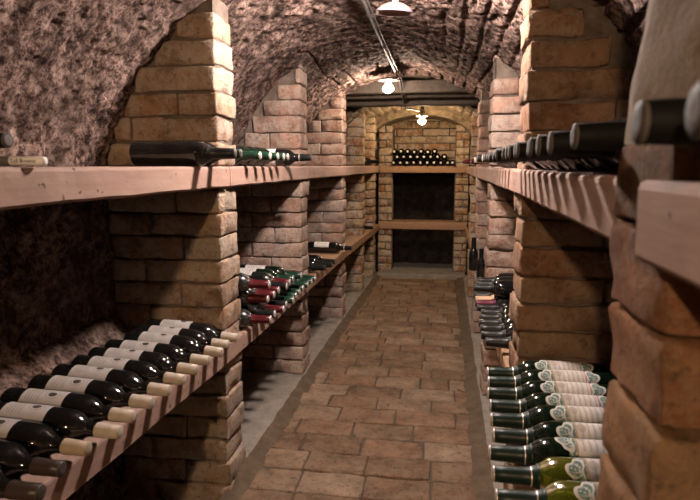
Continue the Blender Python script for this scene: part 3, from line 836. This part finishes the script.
# two small bottles standing
bottle('halfbottle', (.205, 3.42, ZL - .02 + .19), -PI / 2, 'small dark bottle standing on right third shelf, farther of two', 'small standing bottles', tilt=-PI / 2, scale=.9)
bottle('halfbottle', (.232, 3.18, ZL - .02 + .16), -PI / 2, 'small dark bottle standing on right third shelf, nearer of two', 'small standing bottles', tilt=-PI / 2, scale=.77)

# right upper shelf
gS = 'bottles in a row on the right upper shelf'
ZRU = 1.089
ru = [.665, .75, .83, .908, .987, 1.066, 1.145, 1.224, 1.303, 1.382, 1.461, 1.54]
for k, yy in enumerate(ru):
    bottle('rimmed', (.142 if k == 0 else .130 + .008 * min(k, 5) / 5 + rb.uniform(-.005, .006), yy, ZRU + .038 + (.004 if k == 0 else 0)), PI + rb.uniform(-.025, .025), 'black bottle on right upper shelf, %s beyond the plastered pier' % ORD[k], gS)
bottle('rimmed', (.124, .398, ZRU + .038), PI, 'blurred black bottle nearest on right upper shelf before the plastered pier', gS)
bottle('rimmed', (.126, .318, ZRU + .038), PI, 'black bottle at the right picture edge on right upper shelf', gS)
for k in range(8):
    yy = 1.83 + .0885 * k
    bottle('goldneck' if k == 5 else 'rimmed', (.150 + rb.uniform(-.008, .01), yy, ZRU + .038), PI + rb.uniform(-.03, .03), ('gold-necked bottle' if k == 5 else 'black bottle') + ' on right upper shelf, %s beyond the brown pier' % ORD[k], gS)
bottle('goldneck', (.168, 2.95, ZRU + .038), PI, 'gold-necked bottle on right upper shelf beyond the reddish pier', gS)
bottle('plainblack', (.172, 3.12, ZRU + .038), PI, 'black bottle on right upper shelf beyond the reddish pier', gS)
bottle('redneck', (.160, 4.15, ZRU + .038), PI, 'red-capped bottle at the far end of right upper shelf', gS)

# end wall rack
gE = 'bottles stacked on the end wall shelf'
pt = .0655; sc = .865
for r_, (n_, x0, nm) in enumerate(((9, -.452, 'bottom'), (8, -.419, 'middle'), (7, -.448, 'top'))):
    for k in range(n_):
        dz = (0, .0, -.004)[r_]
        if r_ == 2 and k in (3, 5): dz -= .006
        bottle('rack', (x0 + pt * k, 5.765 + rb.uniform(-.008, .008), 1.094 + .0328 + r_ * .0568 + dz), -PI / 2, 'black bottle end-on in %s row of the end wall stack, %s from the left' % (nm, ORD[k]), gE, scale=sc)
bottle('rack', (.118, 5.745, 1.094 + .0335), -PI / 2, 'lone bottle end-on at the right of the end wall stack', gE, scale=.88)

# ------------------------------------------------------------------ lamps and wiring
def bulb_mesh(r=.033, h=.066):
    return lathe([(0, 0), (.0, .012), (-.008, .0155), (-.016, .022), (-.028, r * .98), (-.038, r), (-.048, r * .9), (-.056, r * .6), (-h, 0)], 18, 'z')
def lamp(name, loc, plate, label, strength, colr, plate_mat, cordz=.03, cluster=False, drop=.035):
    root = empty(name, loc)
    V, Fs = lathe([(.012 + cordz, 0), (.012 + cordz, plate * .25), (.006 + drop, plate * .6), (drop, plate), (drop - .004, plate), (drop + .001, plate * .55), (drop + .004, 0)], 30, 'z')
    mesh_obj('reflector_plate', V, Fs, plate_mat, root)
    V, Fs = lathe([(drop + .004, 0), (drop + .004, .016), (-.002, .016), (-.004, .012), (-.004, 0)], 18, 'z'); mesh_obj('bulb_socket', V, Fs, M['white_plastic'], root)
    gm = emis('bulb_glow', colr, strength)
    if cluster:
        for k in range(5):
            a = 2 * PI * k / 5 + .3; V, Fs = lathe([(-.004, 0), (-.006, .008), (-.014, .0125), (-.022, .011), (-.029, .006), (-.031, 0)], 14, 'z')
            V = [(x_ + .036 * math.cos(a), y_ + .036 * math.sin(a), z_ + .012) for x_, y_, z_ in V]
            mesh_obj('light_bulb', V, Fs, gm, root)
    else:
        V, Fs = bulb_mesh(); b = mesh_obj('light_bulb', V, Fs, gm, root); b['label'] = 'glowing bulb'
    tag(root, label, 'lamp', 'bare bulb ceiling lamps')
    return root
WARM, NEUT, ORN = (1.0, .80, .64), (1.0, .86, .79), (1.0, .72, .42)
lamp('ceiling_lamp', (-.36, -1.5, 1.655), .07, 'ceiling lamp farther back behind the camera, out of the picture', 4500, (1.0, .68, .40), M['rim_purple'])
lamp('ceiling_lamp', (-.150, 1.86, 1.684), .055, 'ceiling lamp just above the upper picture edge', 4600, NEUT, M['rim_purple'], drop=.02, cordz=.01, cluster=True)
lamp('ceiling_lamp', (-.335, 3.78, 1.618), .078, 'bare bulb under a dark round plate in front of the beams', 1000, WARM, M['iron'], drop=.016, cordz=.02)
lamp('ceiling_lamp', (-.165, 5.25, 1.520), .055, 'bare bulb under the low far arch above the bottle stack', 620, ORN, M['white_plastic'], drop=.012, cordz=.08)

# shallow round dish on the ceiling at the top edge of the picture
V, Fs = lathe([(.03, 0), (.03, .03), (.02, .05), (.004, .066), (0, .067), (-.002, .064), (.006, .052), (.010, 0)], 36, 'z')
dish = empty('lamp_dish', (-.17, 2.14, 1.632), (math.radians(4), math.radians(4), 0))
mesh_obj('dish_body', V, Fs, M['enamel_pink'], dish)
V, Fs = lathe([(.006, .0665), (.001, .0685), (-.002, .0675), (-.002, .0655), (.002, .064)], 36, 'z'); q = mesh_obj('dish_rim', V, Fs, M['rim_purple'], dish); q['label'] = 'dark purple rim'
V, Fs = lathe([(.03, .010), (.14, .010)], 12, 'z'); mesh_obj('dish_stem', V, Fs, M['white_plastic'], dish)
tag(dish, 'round pinkish lamp dish hanging under the vault at the upper picture edge', 'lamp')

# cable conduit along the crown
pts = [(-.30, 1.2, 1.735), (-.30, 1.9, 1.715), (-.295, 2.4, 1.70), (-.29, 3.0, 1.685), (-.285, 3.6, 1.675), (-.28, 4.0, 1.66), (-.275, 4.15, 1.60), (-.272, 4.5, 1.555), (-.27, 4.62, 1.535), (-.25, 4.85, 1.555), (-.2, 5.1, 1.565), (-.165, 5.23, 1.566)]
def smooth_path(p, n=6):
    out = []
    for i in range(len(p) - 1):
        a, b, c, dd = [np.array(p[max(0, min(len(p) - 1, j))]) for j in (i - 1, i, i + 1, i + 2)]
        for t in np.linspace(0, 1, n, endpoint=False): out.append(tuple(.5 * (2 * b + (c - a) * t + (2 * a - 5 * b + 4 * c - dd) * t * t + (3 * b - a - 3 * c + dd) * t ** 3)))
    return out + [p[-1]]
cb = empty('ceiling_cable', pts[0])
def loc(ps): return [tuple(np.array(q) - np.array(pts[0])) for q in ps]
V, Fs = tube(loc(smooth_path(pts)), .0075); mesh_obj('conduit_pipe', V, Fs, M['steel_grey'], cb)
p2 = [(x_ + .016, y_, z_ + .002) for x_, y_, z_ in pts[:8]]
V, Fs = tube(loc(smooth_path(p2)), .003); mesh_obj('thin_wire', V, Fs, M['steel_grey'], cb)
for k_ in (1, 3, 5):
    a = pts[k_]; V, Fs = tube(loc([(a[0] - .013, a[1], a[2] + .012), (a[0] - .011, a[1], a[2] - .006), (a[0] + .0, a[1], a[2] - .010), (a[0] + .012, a[1], a[2] - .006), (a[0] + .014, a[1], a[2] + .012)]), .0025, 6)
    mesh_obj('cable_clip', V, Fs, M['iron'], cb)
tag(cb, 'grey cable conduit running along the crown of the vault to the far bulb', 'cable')
